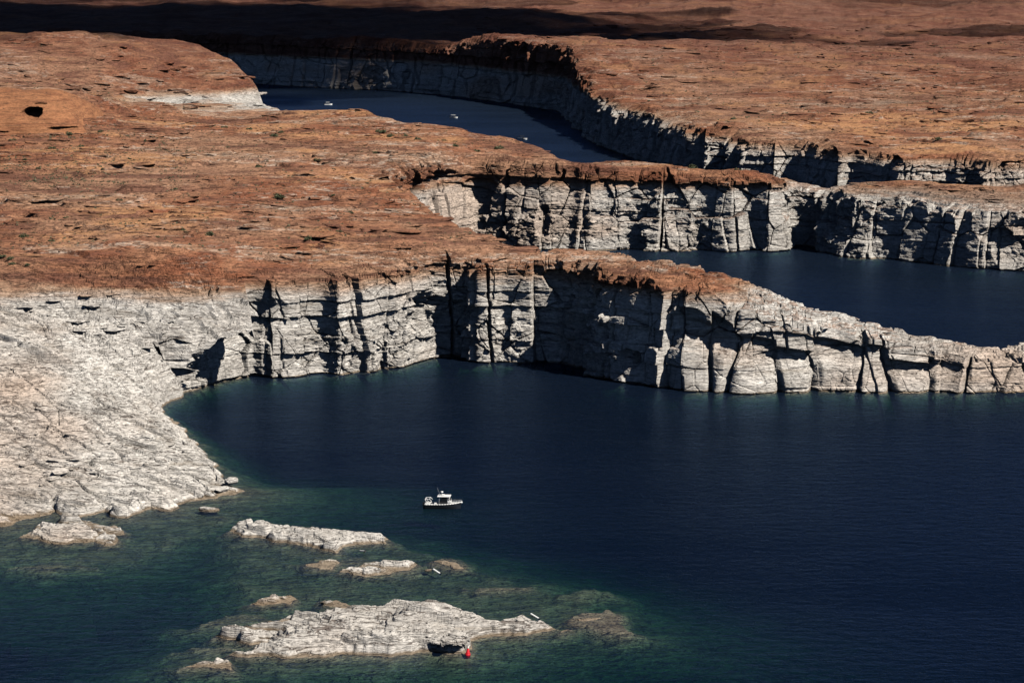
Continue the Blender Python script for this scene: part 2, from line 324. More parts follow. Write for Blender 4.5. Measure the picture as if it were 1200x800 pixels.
def rock_material(name, ring=26.0, bump=1.0, fine=1.0, plainred=False, ledge=1.0, tone=1.0, zl=1.0):
    k = NT(name); p = k.n("ShaderNodeBsdfPrincipled"); p.inputs["Roughness"].default_value = .92; p.inputs["Specular IOR Level"].default_value = .12
    g = k.n("ShaderNodeNewGeometry"); pos = g.outputs["Position"]
    sx = k.n("ShaderNodeSeparateXYZ"); k.l(pos, sx.inputs[0]); z = sx.outputs[2]
    nx = k.n("ShaderNodeSeparateXYZ"); k.l(g.outputs["True Normal"], nx.inputs[0]); up = nx.outputs[2]
    big = k.noise(pos, (.012, .006, .03), detail=3)
    mid = k.noise(pos, (.05, .025, .18), detail=5, rough=.6, loc=(7, 3, 1))
    streak = k.noise(pos, (.045, .085, .8), detail=6, rough=.7, loc=(2, 9, 4)); blot = k.noise(pos, (.16, .20, 1.2), detail=5, rough=.7, loc=(4, 1, 8))
    finen = k.noise(pos, (.9, .5, 1.8), detail=5, rough=.7)
    drip = k.noise(pos, (.9, .9, .05), detail=3, loc=(1, 5, 2))
    # red plateau rock
    red = k.mix(k.ramp(mid, .36, .64), (.225, .085, .045), (.33, .16, .09))
    red = k.mix(k.ramp(big, .46, .60, 0, .9), red, (.34, .19, .118)); band = k.noise(pos, (.010, .034, .12), detail=5, rough=.6, loc=(5, 2, 7)); red = k.mix(k.ramp(band, .53, .62, 0, .75), red, (.135, .060, .042)); red = k.mix(k.ramp(band, .44, .36, 0, .75), red, (.40, .26, .18))
    red = k.mix(k.ramp(streak, .51, .63, 0, .85), red, (.125, .056, .038))
    red = k.mix(k.ramp(blot, .55, .66, 0, .8), red, (.105, .052, .036))
    pale = k.math('MULTIPLY', k.ramp(blot, .47, .41), k.ramp(band, .50, .42))
    red = k.mix(k.math('MULTIPLY', pale, .8), red, (.45, .35, .28))
    sand = k.noise(pos, (.016, .012, .05), detail=5, loc=(31, 12, 0))
    flat = k.ramp(up, .95, .995)
    red = k.mix(k.math('MULTIPLY', k.ramp(sand, .52, .62, 0, .85), flat), red, (.44, .225, .11))
    if plainred: red = k.mix(k.ramp(streak, .4, .66), (.30, .135, .066), (.19, .078, .040))
    # bleached band below the old water level
    wh = k.mix(k.ramp(mid, .35, .65), (.45, .42, .385), (.60, .565, .52))
    wh = k.mix(k.ramp(streak, .5, .74), wh, (.30, .265, .225))
    wh = k.mix(k.ramp(big, .49, .64, 0, .75), wh, (.49, .37, .29))
    steep = k.ramp(up, .55, .2)
    wh = k.mix(k.math('MULTIPLY', k.ramp(drip, .52, .7), k.math('MULTIPLY', steep, .5)), wh, (.27, .25, .225))
    zz = k.math('ADD', z, k.math('MULTIPLY', k.math('SUBTRACT', mid, .5), 5.0))
    zz = k.math('ADD', zz, k.math('MULTIPLY', k.math('SUBTRACT', streak, .5), 4.0))
    tan = k.mix(k.ramp(zz, ring - 3.5, ring + .5), wh, (.37, .235, .155))
    pat = k.math('MULTIPLY', k.ramp(up, .70, .93), k.math('MULTIPLY', k.ramp(k.math('ADD', z, k.math('MULTIPLY', k.math('SUBTRACT', mid, .5), 12)), 8, 14), k.ramp(sx.outputs[0], 15, 60)))
    tan = k.mix(k.math('MULTIPLY', pat, .75), tan, k.mix(k.ramp(blot, .4, .6), (.30, .19, .135), (.17, .105, .078)))
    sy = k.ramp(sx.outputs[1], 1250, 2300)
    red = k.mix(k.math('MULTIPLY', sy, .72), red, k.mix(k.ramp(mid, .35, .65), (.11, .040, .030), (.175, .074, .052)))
    c = k.mix(k.ramp(zz, ring - .3, ring + 1.2), tan, red)
    # damp, silty foot at the waterline
    zw = k.math('ADD', z, k.math('MULTIPLY', k.math('SUBTRACT', finen, .5), .8))
    c = k.mix(k.ramp(zw, .75, .25, 0, .8), c, (.17, .115, .062))
    c = k.mix(k.ramp(z, .03, -.03), c, k.mix(k.ramp(blot, .4, .6), (.46, .40, .28), (.30, .25, .17)))
    # thin joints and bedding lines, with ledge overhang shade painted in as dark colour
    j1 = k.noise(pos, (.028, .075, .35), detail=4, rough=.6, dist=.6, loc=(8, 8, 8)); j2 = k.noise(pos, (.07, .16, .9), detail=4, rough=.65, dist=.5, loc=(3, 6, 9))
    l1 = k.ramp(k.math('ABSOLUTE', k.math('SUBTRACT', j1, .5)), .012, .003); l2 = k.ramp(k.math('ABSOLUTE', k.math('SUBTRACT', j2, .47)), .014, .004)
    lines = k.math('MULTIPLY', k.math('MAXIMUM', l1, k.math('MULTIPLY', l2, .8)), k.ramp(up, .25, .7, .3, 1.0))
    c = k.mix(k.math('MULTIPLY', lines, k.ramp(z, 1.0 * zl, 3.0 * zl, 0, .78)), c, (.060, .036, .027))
    sp = k.ramp(finen, .3, .7, .72 * tone, 1.22 * tone)
    hs = k.n("ShaderNodeHueSaturation"); k.l(c, hs.inputs["Color"]); k.l(sp, hs.inputs["Value"])
    k.l(hs.outputs[0], p.inputs["Base Color"])
    lay = k.noise(pos, (.35, .2, 4.5), detail=4, rough=.6, rot=(.06, .05, 0))
    stp = k.math('ADD', k.math('MULTIPLY', k.noise(pos, (.05, .085, .3), detail=5, rough=.62, loc=(9, 2, 5)), 13.0), k.math('MULTIPLY', z, .8))
    led = k.ramp(k.math('FRACT', stp), .0, .35)
    h = k.math('ADD', k.math('MULTIPLY', lay, .5 * fine), k.math('MULTIPLY', finen, .55 * fine))
    h = k.math('ADD', h, k.math('MULTIPLY', led, k.ramp(up, .25, .7, .15 * ledge, .8 * ledge))); h = k.math('SUBTRACT', h, k.math('MULTIPLY', lines, .5))
    b = k.n("ShaderNodeBump"); b.inputs["Strength"].default_value = .9 * bump; b.inputs["Distance"].default_value = .6; k.l(h, b.inputs["Height"])
    k.l(b.outputs[0], p.inputs["Normal"]); k.l(p.outputs[0], k.out.inputs[0]); return k.m
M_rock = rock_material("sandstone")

def water_material():
    k = NT("lake_water"); g = k.n("ShaderNodeNewGeometry"); pos = g.outputs["Position"]
    h1 = k.noise(pos, (.9, 1.5, 1), rot=(0, 0, .25), detail=4, rough=.6)
    h2 = k.noise(pos, (.22, .42, 1), rot=(0, 0, -.2), detail=3, rough=.55, loc=(5, 5, 0))
    gust = k.noise(pos, (.006, .012, 1), detail=3, loc=(3, 1, 0))
    h = k.math('ADD', k.math('MULTIPLY', h1, .34), k.math('MULTIPLY', h2, .9))
    h = k.math('MULTIPLY', h, k.ramp(gust, .36, .64, .45, 1.35))
    b = k.n("ShaderNodeBump"); b.inputs["Strength"].default_value = .55; b.inputs["Distance"].default_value = 1.0; k.l(h, b.inputs["Height"])
    fr = k.n("ShaderNodeFresnel"); fr.inputs[0].default_value = 1.33; k.l(b.outputs[0], fr.inputs[1])
    gl = k.n("ShaderNodeBsdfGlossy"); gl.inputs["Roughness"].default_value = .30; gl.inputs[0].default_value = (.165, .26, .42, 1); k.l(b.outputs[0], gl.inputs["Normal"]); gl_b = b
    tr = k.n("ShaderNodeBsdfTransparent"); df = k.n("ShaderNodeBsdfDiffuse"); df.inputs[0].default_value = (.0035, .013, .040, 1)
    k.l(b.outputs[0], df.inputs["Normal"]); m1 = k.n("ShaderNodeMixShader"); m1.inputs[0].default_value = .26; k.l(tr.outputs[0], m1.inputs[1]); k.l(df.outputs[0], m1.inputs[2])
    m2 = k.n("ShaderNodeMixShader"); k.l(fr.outputs[0], m2.inputs[0]); k.l(m1.outputs[0], m2.inputs[1]); k.l(gl.outputs[0], m2.inputs[2])
    k.l(m2.outputs[0], k.out.inputs[0])
    va = k.n("ShaderNodeVolumeAbsorption"); va.inputs[0].default_value = (.22, .58, .48, 1); va.inputs[1].default_value = .27
    k.l(va.outputs[0], k.out.inputs["Volume"]); return k.m
M_water = water_material()

# ---------------------------------------------------------------- terrain sheet
pxs = np.concatenate([np.arange(-420, -30, 4.0), np.arange(-30, 1230, 1.25), np.arange(1230, 1640, 4.0)])
ys = []; y = 320.0
while y < 7000:
    ys.append(y); kk = 3.0 if y < 515 else .22 if y < 745 else .25 if y < 1350 else .32 if y < 1900 else .45
    y += y * y / 270000 * kk
ys = np.array(ys); NYT, NXT = len(ys), len(pxs)
Yg, Pg = np.meshgrid(ys, pxs, indexing='ij'); Xg = (Pg - 600) / F * Yg
Zg = terrain_z(Xg, Yg).astype(np.float32)
for it in range(3):                         # weather the ledges: no step narrower than a couple of rows
    m = ((Yg > 735) & (Zg > 2)).astype(np.float32) * (1.0 if it < 2 else np.clip((Yg - 1200) / 600, .0, 1))
    Zs = Zg.copy(); Zs[1:-1] = .25 * Zg[:-2] + .5 * Zg[1:-1] + .25 * Zg[2:]; Zs[:, 1:-1] = .2 * Zs[:, :-2] + .6 * Zs[:, 1:-1] + .2 * Zs[:, 2:]
    Zg = Zg + (Zs - Zg) * m
V = np.stack([Xg, Yg, Zg], -1)
s3g, _ = poly_sd(Xg, Yg, [(a, b) for a, b, *_ in [G(-700,2300,0,0,0), G(300,2060,0,0,0), G(500,1800,0,0,0), G(640,1500,0,0,0), G(760,1230,0,0,0), G(1000,1095,0,0,0), G(1200,1055,0,0,0), G(1700,995,0,0,0), (6000,995), (6000,9000), (-6000,9000)]])
far = (s3g[:-1, :-1] > 0)
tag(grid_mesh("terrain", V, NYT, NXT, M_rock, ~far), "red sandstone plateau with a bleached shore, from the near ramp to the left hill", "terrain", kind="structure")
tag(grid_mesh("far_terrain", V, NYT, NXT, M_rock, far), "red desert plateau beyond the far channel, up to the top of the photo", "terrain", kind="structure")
print("terrain", NYT, NXT)

# ---------------------------------------------------------------- cliffs
def resample(P, ds, sm):
    P = np.array(P, np.float64); d = np.hypot(*np.diff(P[:, :2], axis=0).T); s = np.concatenate([[0], np.cumsum(d)])
    n = int(s[-1] / ds) + 1; t = np.linspace(0, s[-1], n)
    Q = np.stack([np.interp(t, s, P[:, i]) for i in range(P.shape[1])], -1)
    def blur(a, r):
        k = np.exp(-.5 * (np.arange(-3 * r, 3 * r + 1) / max(r, 1)) ** 2); k /= k.sum()
        return np.stack([np.convolve(np.pad(a[:, i], 3 * r, mode='reflect', reflect_type='odd'), k, 'valid') for i in range(a.shape[1])], -1)
    Q = blur(Q, max(1, int(sm / ds)))
    T = np.gradient(Q[:, :2], axis=0); T = blur(T, max(1, int(2.2 * sm / ds))); T /= np.hypot(T[:, 0], T[:, 1])[:, None]
    return t, Q, np.stack([T[:, 1], -T[:, 0]], -1)
def cliff(name, P, ds, dz, lean, seed, label, scale=1.0, rough=1.0, big=1.0, joint=1.0, convex=1.0, cut=None, feet=None, hmin=2.0, sm=1.0, fadein=0, alc=1.0):
    s, Q, N = resample(P, ds, sm); ns = len(s)
    ln = np.interp(s, np.linspace(0, s[-1], len(lean)), lean)
    hx, hy = Q[:, 0] - N[:, 0] * (ln + 5), Q[:, 1] - N[:, 1] * (ln + 5)
    H = plateau(hx, hy); H = np.maximum(H, hmin)
    if fadein: H = H * (.18 + .82 * sst(3, fadein, s))
    nz = int(H.max() / dz); topk = np.concatenate([np.arange(1, 8) * .35, 2.45 + np.arange(1, 22) * .62]) ; nu = 10
    tt = np.concatenate([np.linspace(-1, 0, nu, endpoint=False), np.linspace(0, 1, nz), 1 + np.arange(1, len(topk) + 1) * .001])
    nr = len(tt); S = np.repeat(s[None], nr, 0); t = np.repeat(tt[:, None], ns, 1)
    tf = np.clip(t, 0, 1)
    Z = np.where(t < 0, t * 7.0, tf * H[None])
    run = np.where(t < 0, t * 5.0, ln[None] * np.power(tf, convex))
    inl = np.zeros((nr, ns)); inl[nu + nz:] = topk[:, None]
    # ---- displacement (towards the water): planar joint blocks, level beds, notches
    q = 1.0 / scale; L_ = scale
    ws = S + .9 * L_ * n2(S * .05 * q, Z * .06 * q, seed) + .12 * Z * n2(S * .02 * q, Z * 0, seed + 1)
    wz = Z + 1.6 * L_ * n2(S * .012 * q, Z * .02 * q, seed + 2) + .25 * L_ * n2(S * .15 * q, Z * .2 * q, seed + 3)
    D = 2.4 * L_ * big * n2(S * .032 * q, Z * .012 * q, seed + 4)
    broken = sst(-.05, .4, n2(S * .022 * q, Z * .035 * q, seed + 6))
    us = ws / (10 * L_); us = us + .9 * n2(us * .31, us * 0, seed + 23); e, jid, wall, fr = cells1(us, seed)
    dep = RND[PERM[(wall + 7 * seed) & 255], 1]; dep = np.where(dep > .68, dep, .06 + .25 * dep * sst(0, .4, n2(S * .05 * q, Z * .11 * q, seed + 22)))
    D = D + big * L_ * (2.9 * (RND[jid, 2] - .5) + 2.6 * (fr - .5) * (RND[jid, 3] - .45) * 2) - 4.4 * joint * L_ * dep * sst(.06, .015, e)
    f1, f2, ident, dx, dy = voro(ws / (8.5 * L_) + 2.3, wz / (9 * L_), seed + 40, .8)
    D = D + L_ * (2.1 * (RND[ident, 2] - .5) + 2.0 * dx * (RND[ident, 3] - .5) * 2 + 2.0 * dy * (RND[ident, 0] - .35) * 2) * (.6 + .5 * broken) - .8 * L_ * sst(.05, 0, f2 - f1)
    e, bid, wall, fr = cells1(wz / (5.6 * L_), seed + 8)
    D = D + L_ * (1.5 * (RND[bid, 2] - .5) + .7 * (RND[PERM[(bid + jid * 3) & 255], 1] - .5) + .5 * (.5 - fr)) - .8 * L_ * sst(.05, 0, e) * sst(.02, .4, n2(S * .05 * q, wall * 3.1, seed + 10))
    f1, f2, ident, dx, dy = voro(ws / (3.1 * L_) + 3.3, wz / (2.2 * L_), seed + 5)
    D = D + broken * rough * L_ * (1.1 * (RND[ident, 2] - .5) + .9 * dx * (RND[ident, 3] - .5) * 2 + .8 * dy * (RND[ident, 0] - .5) * 2 - .4 * sst(.1, 0, f2 - f1))
    e, bid, wall, fr = cells1(wz / (.9 * L_), seed + 11)
    D = D + .20 * L_ * (RND[bid, 1] - .5) * (.3 + 1.0 * sst(-.2, .5, n2(S * .06 * q, Z * .09 * q, seed + 12))) - .12 * L_ * sst(.12, 0, e)
    # scooped alcoves under hard beds
    rr = random.Random(seed)
    for _ in range(int(alc * s[-1] / (20 * scale))):
        cs, ch = rr.uniform(0, s[-1]), rr.uniform(.25, .85); hs = H[min(ns - 1, int(cs / ds))] * ch
        a, b, dp = rr.uniform(2.5, 6.5) * scale, rr.uniform(1.6, 4.5) * scale, rr.uniform(1.2, 3.6) * scale
        r2 = ((ws - cs) / a) ** 2 + ((wz - hs) / (b * np.where(wz > hs, .75, 1.5))) ** 2
        D = D - dp * np.clip(1 - r2, 0, 1) ** .7
    xq, yq = Q[None, :, 0] - N[None, :, 0] * run, Q[None, :, 1] - N[None, :, 1] * run
    D = D + (.32 + .3 * broken) * scale * fbm3(xq * .3 * q, yq * .3 * q, Z * .55 * q, 4, seed + 13, .55)
    if feet is not None:                    # fluted, rounded feet along part of the wall
        k0, k1 = feet; fm = sst(k0, k0 + .04, S / s[-1]) * sst(k1, k1 - .04, S / s[-1])
        e, fid, wall, fr = cells1((S + 5.5 * n2(S * .045, S * 0 + .5, 78) + .8 * n2(S * .1, Z * .1, 77)) / 10.5, seed + 30)
        z01 = np.clip(Z / np.maximum(H[None] * (.45 + .3 * RND[fid, 1]), 1), 0, 1.2)
        pill = np.sqrt(np.clip(1 - (2 * fr - 1) ** 2, 0, 1))
        D = D * (1 - fm * .55 * sst(1.1, .8, z01)) + fm * (2.9 * pill * np.clip(1 - z01 ** 1.4, 0, 1) - 1.6 * sst(.16, 0, e) * sst(1.2, .4, z01) - 3.2 * sst(.5, .85, z01) * sst(1.2, 1.05, z01))
    wgt = np.where(t < 0, 1 + .0 * t, 1.0) * np.exp(-(inl / 6.5) ** 2)
    D = np.clip(D, -7.5 * scale, 6.5 * scale) * wgt
    # rim: worn blocks, lower here and there
    f1, f2, ident, dx, dy = voro(ws / (5.5 * scale) + 9, wz * 0 + inl / 6, seed + 15)
    rim = sst(.78, 1.0, tf) * (RND[ident, 1] * 2.5 * scale + .8 * sst(.1, 0, f2 - f1)) * np.exp(-(inl / 5.0) ** 2)
    X = xq + N[None, :, 0] * (D - inl); Y = yq + N[None, :, 1] * (D - inl)
    top = nu + nz
    zt = relief(X[top:], Y[top:], plateau(X[top:], Y[top:])); bl = sst(0, 6, inl[top:])
    Zf = Z - rim * sst(0, .2, tf)
    Zf[top:] = (H[None] - rim[top:]) * (1 - bl) + bl * (np.maximum(zt, 1.0) + .25) + (1 - bl) * bl * .5
    Zf[-1] -= 3.0
    Zf[top:] += .35 * fbm2(X[top:] * .5, Y[top:] * .5, 3, seed + 17) * sst(13, 9, inl[top:])
    V = np.stack([X, Y, Zf], -1)
    return tag(grid_mesh(name, V, nr, ns, M_rock), label, "cliff", kind="structure")
P1 = [pz(188,446), pz(200,466)] + [pz(*p) for p in NEAR[2:]] + [pz(1345,438)]
cliff("cliff", P1, .22, .21, [9, 8, 6, 3.5, 3, 3, 3, 3, 3.5, 4, 4, 5, 6, 6, 6], 5, "broken white cliff with a red cap along the near bay and its spit", feet=(.60, .83), fadein=34)
P2 = [pg(470, 975)] + [pg(490, 1000)] + [pz(*p) for p in BACKC]
cliff("cliff", P2, .30, .28, [4, 4, 3.5, 3, 3, 4, 4, 5, 5], 21, "tall white and brown cliff wall across the middle channel", scale=1.35, rough=.7, big=.6, joint=1.0)
P3 = [pg(150, 2420)] + [pz(*p) for p in FARW] + [pg(*p) for p in RIGHTC[1:3]]
cliff("cliff", P3, .75, .6, [6, 6, 6, 6, 5, 5], 33, "long shaded cliff wall beyond the far channel", scale=1.9, sm=3.0, big=.45, alc=.3)
P4 = [pg(*p) for p in RIGHTC]
cliff("cliff", P4, .4, .35, [5, 6, 7, 8, 9, 9, 9], 47, "pale rounded slab cliff with dark undercuts behind the middle headland", scale=1.4, rough=.7, big=.8, alc=.15, convex=1.6, sm=1.5)

# ---------------------------------------------------------------- water
bm = bmesh.new(); bmesh.ops.create_cube(bm, size=1.0)
bmesh.ops.scale(bm, vec=(2600, 3200, 60), verts=bm.verts); bmesh.ops.translate(bm, vec=(0, 1930, -30), verts=bm.verts)
tag(part("water", bm, M_water), "dark blue lake water, green over the shoals", "lake", kind="structure")

# ---------------------------------------------------------------- sandstone dome with a cave, far left
def dome():
    nx, nt = 260, 150; u = np.linspace(-1.0, 1.0, nx); t = np.linspace(0, 1, nt)
    T, U = np.meshgrid(t, u, indexing='ij')
    X = -248 + U * 54; Y = 1168 + 62 * T ** 1.5
    top = 19.5 * np.clip(1 - np.abs(U) ** 5, 0, 1) * (1 - .25 * sst(-.2, -1, U))
    Z = 34.5 + top * np.sin(np.clip(T, 0, 1) * 1.50) ** .9 + .9 * n2(X / 14, T * 4, 61) + .3 * n2(X / 5, T * 11, 62)
    q = Z / 1.6; f = q - np.floor(q); Y = Y + .9 * (sst(0, .3, f) - f) + 1.4 * n2(X / 11, Z / 5, 63)
    Y[-1] += 60; Z[-1] -= 8
    for cx, cz, a, b, dp in ((-221.5, 44.8, 5.0, 2.9, 16.0), (-219.5, 48.6, 3.0, .6, 3.0), (-206, 38.6, 7.0, .8, 3.5), (-235, 37.2, 5, .5, 2.5)):
        r = np.sqrt(((X - cx) / a) ** 2 + ((Z - cz) / b) ** 2) + .11 * n2(X / 2, Z / 2, 64)
        Y = Y + dp * sst(1.05, .72, r)
    return tag(grid_mesh("sandstone_dome", np.stack([X, Y, Z], -1), nt, nx, M_dome), "smooth orange sandstone dome with a round dark cave at far left", "rock dome", kind="structure")
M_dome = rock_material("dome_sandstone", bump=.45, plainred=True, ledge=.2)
dome()

# ---------------------------------------------------------------- islands and boulders
def island(pts, hmax, w, seed, label, ang=-.5, group=None, name="rock_island", ledge=.5, beds=1.0, dome=.6, cat="island", under=None):
    P = [pz(*p) for p in pts]; xs = [p[0] for p in P]; ys_ = [p[1] for p in P]; pad = 5
    X, Y = np.meshgrid(np.arange(min(xs) - pad, max(xs) + pad, .17), np.arange(min(ys_) - pad, max(ys_) + pad, .17))
    Xw = X + 1.0 * n2(X / 4, Y / 7, seed) + .35 * n2(X / 1.3, Y / 2, seed + 1); Yw = Y + 2.0 * n2(X / 5, Y / 8, seed + 2) + .6 * n2(X / 1.5, Y / 2, seed + 3)
    d, _ = poly_sd(Xw.astype(np.float32), Yw.astype(np.float32), P)
    di = np.maximum(d, 0)
    yy = (Y - min(ys_)) / max(1, max(ys_) - min(ys_))
    h = hmax * (ledge * sst(0, .9, di) * .35 + (1 - .35 * ledge) * (1 - np.exp(-di / w)) * (.45 + .75 * yy)) * (dome + (1 - dome) * (1 + 1.3 * n2(X / 8, Y / 14, seed + 4)))
    k = sst(0, 1.0, di)
    for st, am, sd in ((.62, .85, 5), (.23, .7, 7)):    # stacked beds dipping to the right
        wv = .35 * n2(X / 9, Y / 7, seed + sd) + X * .055 - Y * .02
        q = (h + wv) / st; f = q - np.floor(q); h = h + am * k * st * (np.floor(q) + np.clip((f - .8) / .2, 0, 1) - q + .4)
    h = h + beds * k * (plates(X, Y, ang * .6, 13, 4.2, seed + 6, .45, .75, .5, .10) + plates(X, Y, ang * .6 - .1, 6, 1.5, seed + 8, .22, .4, .3, .12))
    h = h + .05 * k * fbm2(X * 1.2, Y * .9, 3, seed + 12)
    h = np.where(d > 0, np.maximum(h, .02 + .12 * sst(0, .5, di)), -np.minimum((-d) * .55, 3.0) - .02)
    if under:
        x0, x1, dy = pz(under[0], 765)[0], pz(under[1], 765)[0], under[2]; ym = min(ys_) + under[3]
        mk = sst(x0 - 2, x0 + 1, X) * sst(x1 + 1.5, x1 - .5, X) * sst(ym + 5, ym + 3, Y)
        h = np.where(h > .3, h + mk * .9, h); Y = Y + dy * mk * sst(1.9, 1.2, h) * sst(-1.5, -.6, h)
    for _ in range(2): h[1:-1] = .25 * h[:-2] + .5 * h[1:-1] + .25 * h[2:]
    o = grid_mesh(name, np.stack([X, Y, h], -1), *X.shape, M_isle)
    return tag(o, label, cat, group)
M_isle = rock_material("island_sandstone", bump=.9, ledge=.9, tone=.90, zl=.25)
island([(262,768),(320,758),(270,751),(252,746),(345,742),(285,735),(370,732),(310,727),(385,726),(420,723),(470,719),(510,721),(548,729),(590,733),(622,736),(655,737),(640,741),(600,744),(572,747),(552,752),(547,766),(520,768),(490,766),(455,770),(420,766),(385,768),(340,770)],
       4.6, 5.5, 101, "largest pale rock island, with a dark undercut front beside the red buoy", ang=-.35, ledge=.6, under=(505, 558, 1.6, 4.5))
island([(268,622),(290,618),(330,619),(380,625),(420,628),(457,632),(456,637),(420,637),(405,640),(398,648),(386,646),(340,637),(300,631),(272,627)],
       2.3, 3.5, 121, "long whitish rock island below the anchored boat's left, with a pinkish back", ang=-.6)
island([(400,671),(425,661),(455,659),(488,662),(484,667),(455,673),(425,674)], .9, 3.0, 141, "low ribbed tan islet between the two large rock islands", ang=-.5, ledge=.3)
island([(355,661),(375,656),(397,658),(392,666),(372,667)], .45, 3.0, 151, "flat brownish islet just below the long whitish island", ledge=.3)
island([(293,706),(312,700),(335,699),(347,702),(336,708),(312,709)], 1.0, 2.0, 161, "small brown mound island with a pale cap, left of the largest island", ledge=.35)
island([(374,704),(392,704),(415,709),(436,711),(432,714),(405,713),(385,709)], .6, 1.5, 171, "thin dark rock spine just behind the largest island", ledge=.5)
island([(214,780),(240,776),(272,776),(274,781),(245,783)], .7, 1.4, 181, "narrow dark ledge of rock off the left tip of the largest island", ledge=.5)
island([(508,657),(525,657),(545,665),(536,666),(520,662)], .35, 1.5, 191, "barely emerged tan reef right of the ribbed islet", ledge=.3)
island([(668,727),(690,723),(702,725),(690,728)], .12, 2.0, 195, "tan shoal top breaking the surface off the right tip of the largest island", ledge=.2, beds=.3)
island([(655,737),(668,735),(655,739)], .3, 1.0, 197, "tiny rock point at the right tip of the largest island", ledge=.4, beds=.4)
island([(27,628),(45,617),(72,615),(105,620),(118,627),(112,634),(75,637),(45,635)], 2.0, 2.5, 201, "smooth whitish slab island close to the bottom of the pale ramp", ang=-.4, ledge=.4)
island([(112,633),(120,627),(136,631),(138,637),(122,639)], 1.1, 1.2, 211, "brown rounded block touching the right end of the slab island", ang=-.4, name="shore_rock", cat="rock")
island([(66,611),(80,605),(110,612),(148,622),(146,627),(110,625),(85,618)], 1.7, 1.8, 221, "dark edged tilted slab between the ramp and the slab island", ang=-.55, name="shore_rock", cat="rock", ledge=.7)

def boulder(px, py, z, dims, seed, label, rz=0.0, cat="boulder"):
    bm = bmesh.new(); bmesh.ops.create_icosphere(bm, subdivisions=4, radius=1.0)
    rr = random.Random(seed); cuts = [Vector((rr.gauss(0, 1), rr.gauss(0, 1), rr.gauss(0, .8))).normalized() for _ in range(11)]; offs = [rr.uniform(.62, .88) for _ in cuts]
    for v in bm.verts:
        for n_, o_ in zip(cuts, offs):
            d = v.co.dot(n_)
            if d > o_: v.co -= n_ * (d - o_) * .92
        c = v.co * 2.2 + Vector((seed, 0, 0)); v.co *= 1 + .10 * float(fbm3(np.array(c.x), np.array(c.y), np.array(c.z), 3, seed)) + .03 * math.sin(v.co.z * 16)
        v.co = Vector((v.co.x * dims[0], v.co.y * dims[1], v.co.z * dims[2]))
    x, y = pz(px, py, z); o = part("boulder", bm, M_isle); o.location = (x, y, z); o.rotation_euler = (0, rr.uniform(-.15, .15), rz)
    return tag(o, label, cat)
boulder(245, 597, .15, (2.3, 1.8, .75), 1, "dark layered boulder standing in the green shallows off the ramp", .2)
boulder(271, 563, 1.6, (1.7, 1.4, .8), 2, "pale topped boulder perched at the right tip of the ramp", .1)
boulder(502, 668, .05, (.75, .6, .28), 3, "small tan stone awash next to the floating white tube", .3)
boulder(383, 706, .2, (1.2, .8, .5), 4, "dark knob of rock at the left end of the thin rock spine")
boulder(260, 573, .9, (1.6, 1.3, .7), 6, "white block wedged below the perched boulder", .5)
boulder(232, 580, .8, (1.4, 1.2, .9), 7, "brown shaded block at the foot of the ramp", .8)

# ---------------------------------------------------------------- ground finder for plants
def ground(px, py):
    r, u = (px - 600) / F, (400 - py) / F
    D = np.geomspace(500, 3600, 2600); t = D / (math.cos(TH) + u * math.sin(TH))
    zr = CH - t * (math.sin(TH) - u * math.cos(TH)); X = (t * r)
    g = terrain_z(X.astype(np.float32), D.astype(np.float32)); i = np.argmax(g >= zr)
    return (float(X[i]), float(D[i]), float(g[i]))

def leaf_material(name, a, b):
    k = NT(name); p = k.n("ShaderNodeBsdfPrincipled"); g = k.n("ShaderNodeNewGeometry")
    c = k.mix(g.outputs["Random Per Island"], a, b); k.l(c, p.inputs["Base Color"]); p.inputs["Roughness"].default_value = .8
    k.l(p.outputs[0], k.out.inputs[0]); return k.m
M_shrub = leaf_material("shrub_leaves", (.05, .062, .026), (.12, .125, .06)); M_scrub = leaf_material("scrub_leaves", (.06, .06, .03), (.14, .12, .065))
M_twig = plain("twig_bark", (.09, .07, .05), .9)
def leafy(bm, rr, c, r, hgt, n, ls):
    for _ in range(n):
        a = rr.uniform(0, 2 * math.pi); q = rr.random() ** .5; z = rr.random()
        rad = r * q * (1 - .45 * z) * (1 + .35 * math.sin(3 * a + c.x))
        o = c + Vector((math.cos(a) * rad, math.sin(a) * rad, hgt * (.08 + .92 * z) * (1 - .35 * q)))
        e = Euler((rr.uniform(-1.2, 1.2), rr.uniform(-1.2, 1.2), rr.uniform(0, 6.28))).to_matrix(); s_ = ls * rr.uniform(.6, 1.4)
        vs = [bm.verts.new(o + e @ Vector((x, y, 0)) * s_) for x, y in ((-.5, -.8), (.5, -.6), (.4, .8), (-.4, .6))]; bm.faces.new(vs)
def shrub_proto(seed):
    rr = random.Random(seed); root = empty("shrub", (0, 0, 0)); bm = bmesh.new()
    for _ in range(5): leafy(bm, rr, Vector((rr.gauss(0, .45), rr.gauss(0, .45), 0)), rr.uniform(.45, .8), rr.uniform(.7, 1.35), 90, .15)
    part("foliage", bm, M_shrub, root); bm = bmesh.new()
    for _ in range(7):
        a = rr.uniform(0, 6.28); m = Matrix.Rotation(a, 4, 'Z') @ Matrix.Rotation(rr.uniform(.2, .8), 4, 'X') @ Matrix.Translation((0, 0, .4))
        bmesh.ops.create_cone(bm, segments=5, radius1=.035, radius2=.012, depth=.9, matrix=m)
    part("stem", bm, M_twig, root); return root
protos = [shrub_proto(k) for k in (1, 2, 3)]; used = set()
